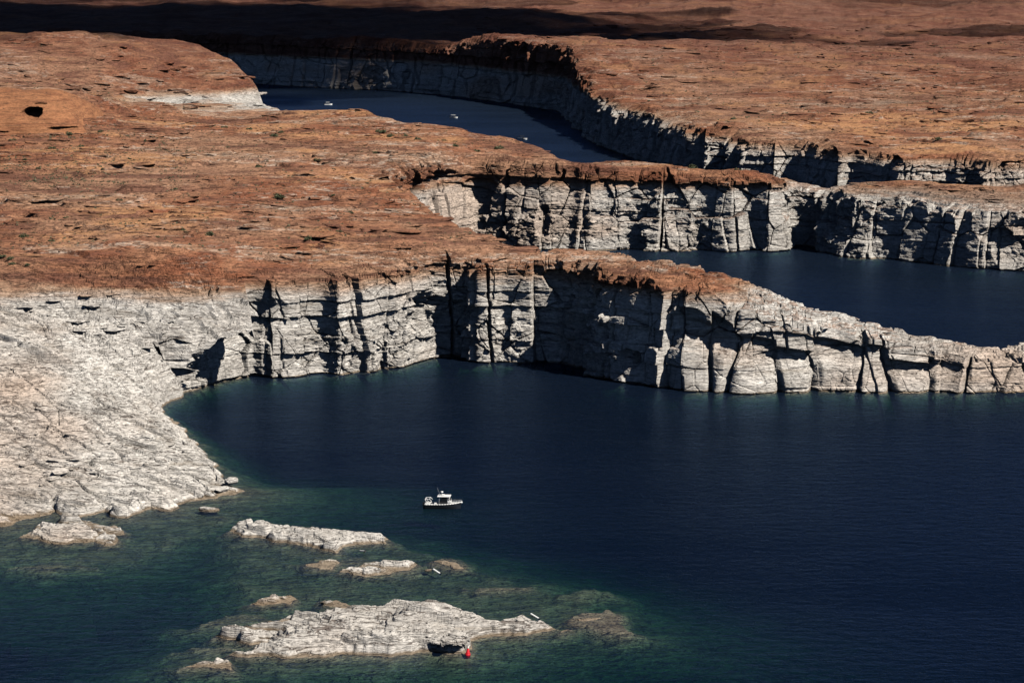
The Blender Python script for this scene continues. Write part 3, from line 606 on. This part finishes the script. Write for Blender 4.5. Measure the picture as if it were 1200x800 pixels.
SHR = [(812,197,1.6),(831,194,1.7),(851,197,2.0),(447,157,2.0),(458,161,1.5),(476,160,1.6),(490,164,1.3),(535,172,1.5),(585,175,1.4),(640,176,1.3),(714,176,1.2),(1018,134,1.8),(966,200,1.2),(757,186,1.1),
       (329,232,1.9),(292,152,1.9),(303,196,1.5),(262,150,1.6),(372,193,1.5),(330,157,2.2),(321,160,1.6),(355,183,1.4),(78,256,1.3),(310,321,1.2),(215,270,1.1),(184,278,1.1),(245,276,1.3),(116,277,1.2),(28,278,1.3),(60,283,1.1),(3,302,1.3),(13,304,1.2),(14,310,1.1),(33,311,1.1),(370,279,1.1),(397,272,1.2),(360,283,1.2),(497,291,1.3),(508,293,1.4),(390,230,1.1),(430,215,1.2),(412,250,1.0),(140,235,1.1),(205,222,1.2),(240,250,1.1),
       (118,155,1.5),(152,187,1.3),(170,166,1.4),(82,158,1.6),(60,175,1.3),(30,188,1.2),(95,172,1.4),(45,198,1.3),(15,165,1.7),(120,200,1.2),(350,212,1.2),(440,180,1.3),(470,190,1.2),(520,165,1.3),(560,178,1.2),(865,202,1.2),(1100,165,1.4),(1150,150,1.4),(905,135,1.5),(860,140,1.4),(760,120,1.5)]
rr = random.Random(5)
def place_shrub(px, py, sc, label):
    p = rr.choice(protos); r_ = p
    if p in used:
        r_ = p.copy(); col.objects.link(r_)
        for ch in p.children: c = ch.copy(); col.objects.link(c); c.parent = r_
    used.add(p); g = ground(px, py)
    r_.location = (g[0], g[1], g[2] - .12); r_.rotation_euler = (0, 0, rr.uniform(0, 6.28)); r_.scale = (sc * rr.uniform(.9, 1.3), sc * rr.uniform(.9, 1.2), sc * rr.uniform(.7, .95))
    tag(r_, label, "shrub", "desert shrubs dotted over the red sandstone")
for i, (px, py, sc) in enumerate(SHR):
    lab = {0: "bright green shrub, left one of the row of three on the middle headland", 1: "bright green shrub, middle one of the row of three on the middle headland", 2: "widest green shrub, right one of the row of three on the middle headland",
           3: "dark shrub on the ridge crest against the water of the far channel"}.get(i, "small dusty green desert shrub growing on open red sandstone")
    place_shrub(px, py, sc * (1 if i < 14 else rr.choice((.45, .6, .75, 1.0))), lab)
def sheet_z(X, Y):                          # height of the built terrain sheet
    fi = np.interp(Y, ys, np.arange(NYT)); fj = np.interp(X / Y * F + 600, pxs, np.arange(NXT))
    i = np.clip(fi.astype(int), 0, NYT - 2); j = np.clip(fj.astype(int), 0, NXT - 2); u, v = fi - i, fj - j
    return (Zg[i, j] * (1 - u) * (1 - v) + Zg[i + 1, j] * u * (1 - v) + Zg[i, j + 1] * (1 - u) * v + Zg[i + 1, j + 1] * u * v)
RG = np.random.RandomState(4)
def spots(zones):
    P = []
    for px0, px1, d0, d1, n, s0, s1 in zones:
        Y = RG.uniform(d0, d1, n); X = (RG.uniform(px0, px1, n) - 600) / F * Y
        P.append(np.stack([X, Y, np.exp(RG.uniform(math.log(s0), math.log(s1), n))], -1))
    P = np.concatenate(P); return P
def raw_mesh(name, V, Fc, mat):
    me = bpy.data.meshes.new(name); k = Fc.shape[1]
    me.vertices.add(len(V)); me.vertices.foreach_set("co", np.ascontiguousarray(V, np.float32).ravel())
    me.loops.add(Fc.size); me.loops.foreach_set("vertex_index", np.ascontiguousarray(Fc, np.int32).ravel())
    me.polygons.add(len(Fc)); me.polygons.foreach_set("loop_start", np.arange(0, Fc.size, k, dtype=np.int32)); me.polygons.foreach_set("loop_total", np.full(len(Fc), k, np.int32))
    me.polygons.foreach_set("use_smooth", np.zeros(len(Fc), bool)); me.update(calc_edges=True); me.materials.append(mat)
    o = bpy.data.objects.new(name, me); col.objects.link(o); return o
def tufts(P, per=12):
    n = len(P); c = np.repeat(P, per, 0); N = len(c)
    a = RG.uniform(0, 6.283, N); q = RG.rand(N) ** .5; h = RG.rand(N)
    o = np.stack([c[:, 0] + np.cos(a) * q * c[:, 3] * .6, c[:, 1] + np.sin(a) * q * c[:, 3] * .6, c[:, 2] + h * c[:, 3] * .75 * (1 - .4 * q)], -1)
    e1 = RG.normal(size=(N, 3)); e1 /= np.linalg.norm(e1, axis=1)[:, None]; e2 = np.cross(e1, RG.normal(size=(N, 3))); e2 /= np.linalg.norm(e2, axis=1)[:, None]
    s_ = (c[:, 3] * RG.uniform(.13, .3, N))[:, None]
    V = np.stack([o - e1 * s_ - e2 * s_ * .8, o + e1 * s_ - e2 * s_ * .6, o + e1 * s_ * .8 + e2 * s_, o - e1 * s_ + e2 * s_ * .7], 1).reshape(-1, 3)
    return raw_mesh("scrub", V, np.arange(N * 4).reshape(-1, 4), M_scrub)
P = spots([(-80, 230, 930, 1160, 2600, .35, .9), (-80, 640, 740, 1330, 7000, .25, .9), (430, 1230, 980, 1110, 1200, .3, .9), (620, 1260, 1180, 2300, 4000, .4, 1.3), (-80, 330, 1450, 1750, 900, .4, 1.1)])
Z = sheet_z(P[:, 0], P[:, 1]); dn = n2(P[:, 0] / 26, P[:, 1] / 40, 70) + .6 * n2(P[:, 0] / 7, P[:, 1] / 12, 71)
ok = (Z > 26) & (dn > RG.uniform(-.35, .45, len(P))); P = np.concatenate([P[ok, :2], Z[ok, None] - .05, P[ok, 2:]], -1)
tag(tufts(P), "low grey green scrub dotted over the red plateau", "scrub", kind="stuff")
bmi = bmesh.new(); bmesh.ops.create_icosphere(bmi, subdivisions=2, radius=1.0); bmi.verts.ensure_lookup_table()
IV = np.array([v.co[:] for v in bmi.verts]); IF = np.array([[v.index for v in f.verts] for f in bmi.faces]); bmi.free()
def stones(name, P, flat, lab, cat, kind, sink):
    n = len(P); V = np.repeat(IV[None], n, 0)
    for _ in range(5):                      # chop with random planes: angular blocks
        nn = RG.normal(size=(n, 1, 3)); nn[..., 2] *= .5; nn /= np.linalg.norm(nn, axis=2)[..., None]
        d = (V * nn).sum(2) - RG.uniform(.45, .8, (n, 1)); V = V - nn * np.maximum(d, 0)[..., None]
    V[..., 2] = np.minimum(V[..., 2], RG.uniform(.3, .55, (n, 1)))
    s_ = P[:, 3][:, None]; fl = flat[0] + (flat[1] - flat[0]) * RG.rand(n, 1)
    x = V[..., 0] * s_ * RG.uniform(.9, 1.7, (n, 1)); y = V[..., 1] * s_ * RG.uniform(.6, 1.1, (n, 1)); z = V[..., 2] * s_ * fl
    a = RG.normal(0, .45, (n, 1)) if kind == "structure" else RG.uniform(0, 6.28, (n, 1)); tl = RG.normal(0, .06, (n, 1))
    z = z + x * tl; X = x * np.cos(a) - y * np.sin(a) + P[:, 0][:, None]; Y = x * np.sin(a) + y * np.cos(a) + P[:, 1][:, None]
    Vv = np.stack([X, Y, z + P[:, 2][:, None] + (s_ * fl) * sink], -1).reshape(-1, 3)
    return tag(raw_mesh(name, Vv, (IF[None] + (np.arange(n) * len(IV))[:, None, None]).reshape(-1, 3), M_rock), lab, cat, kind=kind)
def on_land(P, zmin, seed, bias=0.0):
    Z = sheet_z(P[:, 0], P[:, 1]); dn = n2(P[:, 0] / 38, P[:, 1] / 60, seed) + .6 * n2(P[:, 0] / 9, P[:, 1] / 14, seed + 1)
    ok = (Z > zmin) & (dn + bias > RG.uniform(-.4, .5, len(P))); return np.concatenate([P[ok, :2], Z[ok, None], P[ok, 2:]], -1)
P = on_land(spots([(-80, 640, 735, 1330, 2600, 1.0, 5.0), (430, 1240, 975, 1110, 700, .9, 4.0), (560, 1260, 1170, 2700, 3000, 1.4, 7.0), (-80, 320, 1450, 1770, 600, 2.0, 7.0), (-80, 200, 560, 720, 420, .7, 3.0), (780, 1240, 690, 722, 160, .8, 2.2)]), 2.0, 80)
stones("rock_ledge", P, (.16, .34), "low broken ledges and slabs of bedrock standing out of the plateau", "ledges", "structure", .02)
P = on_land(spots([(-80, 640, 735, 1330, 6000, .2, .9), (430, 1240, 975, 1110, 1200, .2, .8), (-80, 250, 540, 720, 900, .15, .6), (620, 1260, 1170, 2200, 2500, .4, 1.5)]), .8, 84)
stones("rubble", P, (.5, .9), "loose angular stones strewn over the ledges", "rubble", "stuff", .15)

# ---------------------------------------------------------------- boats, buoy, floats
M_hull = plain("hull_paint", (.012, .014, .018), .35); M_white = plain("white_gelcoat", (.80, .80, .78), .35, var=.04); M_alu = plain("brushed_aluminium", (.62, .63, .64), .4, .6, .06)
M_dark = plain("dark_canvas", (.015, .016, .018), .7); M_glass = plain("tinted_glass", (.01, .012, .015), .08, var=.02); M_red = plain("buoy_red", (.55, .012, .02), .4); M_blackm = plain("outboard_black", (.02, .02, .022), .3); M_deck = plain("deck_grey", (.50, .50, .49), .7)
M_weath = plain("weathered_white", (.72, .70, .65), .6)
def box(bm, c, d, rot=None, bev=0.0):
    m = Matrix.Translation(c) @ (rot.to_matrix().to_4x4() if rot else Matrix()) @ Matrix.Diagonal((*d, 1))
    g = bmesh.ops.create_cube(bm, size=1.0, matrix=m)
    if bev: bmesh.ops.bevel(bm, geom=list({e for v in g["verts"] for e in v.link_edges}), offset=bev, segments=2, affect='EDGES', profile=.6)
def tube(bm, pts, r, seg=8):
    pts = [Vector(p) for p in pts]
    for a, b in zip(pts, pts[1:]):
        d = b - a; m = Matrix.Translation((a + b) / 2) @ d.to_track_quat('Z', 'Y').to_matrix().to_4x4()
        bmesh.ops.create_cone(bm, cap_ends=True, segments=seg, radius1=r, radius2=r, depth=d.length + r * .6, matrix=m)
def lathe(bm, prof, seg=20):
    rings = [[bm.verts.new((r * math.cos(2 * math.pi * k / seg), r * math.sin(2 * math.pi * k / seg), z)) for k in range(seg)] for r, z in prof]
    for a, b in zip(rings, rings[1:]):
        for k in range(seg): bm.faces.new((a[k], a[(k + 1) % seg], b[(k + 1) % seg], b[k]))
    bm.faces.new(rings[0][::-1]); bm.faces.new(rings[-1])
def hull_mesh(L, B, fb, bow=.45):
    bm = bmesh.new(); n = 15; secs = []
    for i in range(n):
        q = i / (n - 1); x = -L / 2 + L * q; b = B / 2 * (1 - max(0, (q - .5) / .5) ** 2.6 * .96); z = fb + bow * q ** 3
        kx = x - (.35 * max(0, q - .85) / .15 * .8)
        pr = [(-b, z), (-b * .93, z * .45), (-b * .80, .0), (0, -.35 * (1 - q ** 4)), (b * .80, .0), (b * .93, z * .45), (b, z)]
        secs.append([bm.verts.new((x if abs(zz - z) < 1e-6 else kx, yy, zz)) for yy, zz in pr])
    for a, c in zip(secs, secs[1:]):
        for k in range(6): bm.faces.new((a[k], c[k], c[k + 1], a[k + 1]))
    bm.faces.new(secs[0]); bm.faces.new(secs[-1][::-1])
    return bm
def sheer(L, B, fb, bow=.45, side=1, n=15, y_in=0.0):
    out = []
    for i in range(n):
        q = i / (n - 1); out.append((-L / 2 + L * q, side * max(0, (B / 2 * (1 - max(0, (q - .5) / .5) ** 2.6 * .96)) - y_in), fb + bow * q ** 3))
    return out
def patrol_boat():
    x, y = pz(520, 595); t = empty("patrol_boat", (x, y, 0), R(-4)); L, B, fb = 8.0, 2.7, 1.0
    part("hull", hull_mesh(L, B, fb), M_hull, t)
    bm = bmesh.new(); tube(bm, sheer(L, B, fb, side=1), .09, 10); tube(bm, sheer(L, B, fb, side=-1), .09, 10); tube(bm, [(-L / 2, -B / 2, fb), (-L / 2, B / 2, fb)], .08); part("gunwale", bm, M_white, t, True)
    bm = bmesh.new(); a, b = sheer(L, B, fb, side=1, y_in=.08), sheer(L, B, fb, side=-1, y_in=.08)
    va = [bm.verts.new((p[0], p[1], p[2] - .06)) for p in a]; vb = [bm.verts.new((p[0], p[1], p[2] - .06)) for p in b]
    for k in range(len(va) - 1): bm.faces.new((vb[k], vb[k + 1], va[k + 1], va[k]))
    part("deck", bm, M_deck, t)
    bm = bmesh.new(); box(bm, (.25, 0, 1.12), (2.3, 1.9, .75), bev=.06); part("console", bm, M_dark, t)
    for sx, sy in ((-.95, .92), (-.95, -.92), (.95, .95), (.95, -.95)):
        bm = bmesh.new(); tube(bm, [(sx * 1.0, sy, .8), (sx * .92, sy * .95, 2.62)], .045); part("roof_post", bm, M_alu, t)
    ws = empty("windshield", (0, 0, 0)); ws.parent = t
    bm = bmesh.new(); box(bm, (1.42, 0, 1.55), (.10, 1.95, 1.5), Euler((0, R(-17), 0)), .03); part("frame", bm, M_white, ws)
    bm = bmesh.new()
    for sy in (-.48, .48): box(bm, (1.40, sy, 1.95), (.13, .74, .55), Euler((0, R(-17), 0)), .02)
    part("pane", bm, M_glass, ws)
    for sy in (-1, 1):
        bm = bmesh.new(); box(bm, (1.35, sy * .96, 1.38), (.62, .05, 1.05), Euler((0, R(-17), 0)), .02); part("side_panel", bm, M_white, t)
        bm = bmesh.new(); box(bm, (.2, sy * .93, 1.95), (1.6, .04, .85), bev=.01); part("side_window", bm, M_glass, t)
    bm = bmesh.new(); box(bm, (.12, 0, 2.72), (2.85, 2.25, .14), bev=.05); part("roof", bm, M_white, t)
    bm = bmesh.new(); tube(bm, [(-.25, 0, 2.78), (-.38, 0, 3.45)], .06); tube(bm, [(-.38, -.55, 3.3), (-.38, .55, 3.3)], .04); mast = part("mast", bm, M_alu, t)
    bm = bmesh.new(); lathe(bm, [(.05, 3.42), (.27, 3.46), (.31, 3.56), (.27, 3.68), (.06, 3.72)]); o = part("radar_dome", bm, M_white, mast, True); o.location = (-.38, 0, 0)
    bm = bmesh.new(); box(bm, (-.1, 0, 2.92), (.55, .8, .26), bev=.06); part("light_bar", bm, M_white, t)
    bm = bmesh.new(); tube(bm, [(-.9, .8, 2.78), (-1.5, .85, 4.3)], .018, 5); part("antenna", bm, M_alu, t)
    bm = bmesh.new()
    for sy in (-1.05, 1.05): tube(bm, [(-3.3, sy, .85), (-3.95, sy, 2.05), (-3.0, sy, 2.15), (-2.55, sy, 1.7)], .055)
    tube(bm, [(-3.95, -1.05, 2.05), (-3.95, 1.05, 2.05)], .055); tube(bm, [(-3.0, -1.05, 2.15), (-3.0, 1.05, 2.15)], .05); part("stern_arch", bm, M_white, t)
    for sy in (-.5, .5):
        bm = bmesh.new(); box(bm, (-4.28, sy, .95), (.62, .48, .62), bev=.12); box(bm, (-4.3, sy, .25), (.25, .16, 1.0), bev=.04); part("outboard_motor", bm, M_blackm, t)
    bm = bmesh.new(); box(bm, (-1.75, 0, 1.02), (.55, 1.3, .5), bev=.06); part("seat_box", bm, M_white, t)
    bm = bmesh.new(); box(bm, (-2.5, .35, .98), (.5, .7, .42), bev=.05); part("gear_box", bm, M_deck, t)
    bm = bmesh.new()
    for sd in (-1, 1):
        pr = [(p[0], p[1], p[2] + .42) for p in sheer(L, B, fb, side=sd, y_in=.1)][9:]; tube(bm, pr, .03, 6)
        for p in pr[::2]: tube(bm, [p, (p[0], p[1], p[2] - .45)], .022, 6)
    part("bow_rail", bm, M_alu, t)
    bm = bmesh.new(); box(bm, (3.75, 0, 1.3), (.7, .35, .22), bev=.05); part("anchor_roller", bm, M_white, t)
    tag(t, "patrol boat with black hull, white cabin roof and stern arch on the open bay", "boat")
patrol_boat()
def red_buoy():
    x, y = pz(548, 767); t = empty("channel_buoy", (x, y, 0)); t.rotation_euler = (R(2), R(4), 0)
    bm = bmesh.new(); lathe(bm, [(.30, -.5), (.46, -.25), (.47, .28), (.42, .34)]); part("float", bm, M_red, t, True)
    bm = bmesh.new(); lathe(bm, [(.40, .335), (.36, .42), (.17, 1.18), (.155, 1.2)]); part("cone", bm, M_red, t, True)
    bm = bmesh.new(); lathe(bm, [(.15, 1.20), (.16, 1.30), (.10, 1.46), (.05, 1.52), (.045, 1.66)]); part("top_mark", bm, M_weath, t, True)
    tag(t, "small red conical channel buoy in front of the largest rock island", "buoy")
red_buoy()
def float_tube(px, py, rz, L, tilt, label):
    x, y = pz(px, py); t = empty("float_tube", (x, y, .10), rz); t.rotation_euler = (0, tilt, rz)
    bm = bmesh.new(); tube(bm, [(-L / 2, 0, 0), (L / 2, 0, 0)], .19, 14); part("tube", bm, M_white, t, False)
    bm = bmesh.new(); lathe(bm, [(.12, -.03), (.205, 0), (.205, .16), (.19, .17)]); o = part("end_cap", bm, M_dark, t); o.location = (L / 2, 0, 0); o.rotation_euler = (0, R(90), 0)
    tag(t, label, "float", "white float tubes marking the shallows")
float_tube(425, 646, R(-58), 2.0, R(-10), "white float tube off the right tip of the long whitish island")
float_tube(512, 670, R(-52), 2.2, R(12), "white float tube beside a small tan stone, right of the ribbed islet")
float_tube(627, 722.5, R(-52), 2.3, R(10), "white float tube in green water behind the right tip of the largest island")
def runabout(px, py, rz, L, label, canopy):
    x, y = pz(px, py); t = empty("motor_boat", (x, y, 0), rz); B = L * .34
    part("hull", hull_mesh(L, B, .75, .35), M_white, t)
    bm = bmesh.new(); a, b = sheer(L, B, .75, .35, 1, y_in=.15), sheer(L, B, .75, .35, -1, y_in=.15)
    va = [bm.verts.new((p[0], p[1], p[2] - .03)) for p in a]; vb = [bm.verts.new((p[0], p[1], p[2] - .03)) for p in b]
    for k in range(len(va) - 1): bm.faces.new((vb[k], vb[k + 1], va[k + 1], va[k]))
    part("deck", bm, M_white, t)
    bm = bmesh.new(); box(bm, (L * .1, 0, 1.15), (.5, B * .8, .6), Euler((0, R(-25), 0)), .05); part("windshield", bm, M_glass, t)
    for sx in (-L * .28, L * .06):
        for sy in (-B * .4, B * .4): bm = bmesh.new(); tube(bm, [(sx, sy, .7), (sx, sy, 2.1)], .04, 6); part("canopy_post", bm, M_alu, t)
    bm = bmesh.new(); box(bm, (-L * .1, 0, 2.15), (L * .48, B * .95, .12), bev=.05); part("canopy", bm, canopy, t)
    bm = bmesh.new(); box(bm, (-L * .53, 0, .75), (.5, .45, .9), bev=.1); part("outboard_motor", bm, M_blackm, t)
    tag(t, label, "boat")
runabout(532, 138.5, R(-25), 6.4, "small white motor boat with white canopy out in the far channel", M_white)
runabout(612, 163.5, R(-35), 8.0, "white motor boat with black canopy just behind the ridge crest", M_dark)
runabout(385, 123.2, R(5), 6.2, "white motor boat half hidden behind the ridge at the left of the far channel", M_white)

# ---------------------------------------------------------------- cloud bank whose shadow lies over the far mesa (above and outside the frame)
def cloud_material(lo, hi):
    k = NT("cloud"); d = k.n("ShaderNodeBsdfDiffuse"); d.inputs[0].default_value = (.8, .8, .8, 1)
    t = k.n("ShaderNodeBsdfTransparent"); g = k.n("ShaderNodeTexCoord")
    f = k.ramp(k.noise(g.outputs["Object"], (.006, .006, .006), detail=4), .36, .66, lo, hi)
    m = k.n("ShaderNodeMixShader"); k.l(f, m.inputs[0]); k.l(t.outputs[0], m.inputs[1]); k.l(d.outputs[0], m.inputs[2]); k.l(m.outputs[0], k.out.inputs[0]); return k.m
def cloud(cx, cy, z, a, b, n, seed, label, lo=.2, hi=1.0):
    rr = random.Random(seed); bm = bmesh.new()
    for _ in range(n):
        u, v = rr.gauss(0, .42), rr.gauss(0, .42); r = rr.uniform(.10, .26) * min(a, b) * (1.2 - min(1, math.hypot(u, v)) * .6)
        m = Matrix.Translation((u * a, v * b, rr.uniform(-.1, .25) * r)) @ Matrix.Diagonal((1.35, 1.2, .5, 1))
        g = bmesh.ops.create_icosphere(bm, subdivisions=3, radius=r, matrix=m)
        for vv in g["verts"]: vv.co *= 1 + .04 * n3(np.array(vv.co.x / 40), np.array(vv.co.y / 40), np.array(vv.co.z / 40), 3)
    o = part("cloud", bm, cloud_material(lo, hi), smooth=True); o.location = (cx, cy, z); return tag(o, label, "cloud", kind="structure")
def shadow_at(x, y, z): h = z - 50; return x + sdir.x / sdir.z * h, y + sdir.y / sdir.z * h, z
cloud(*shadow_at(-470, 2650, 1100), 640, 760, 460, 5, "cloud bank whose shadow darkens the far mesa at top left", .12, .6)
cloud(*shadow_at(150, 4300, 1300), 2400, 1000, 420, 9, "thin cloud bank shading the skyline mesa", .06, .19)
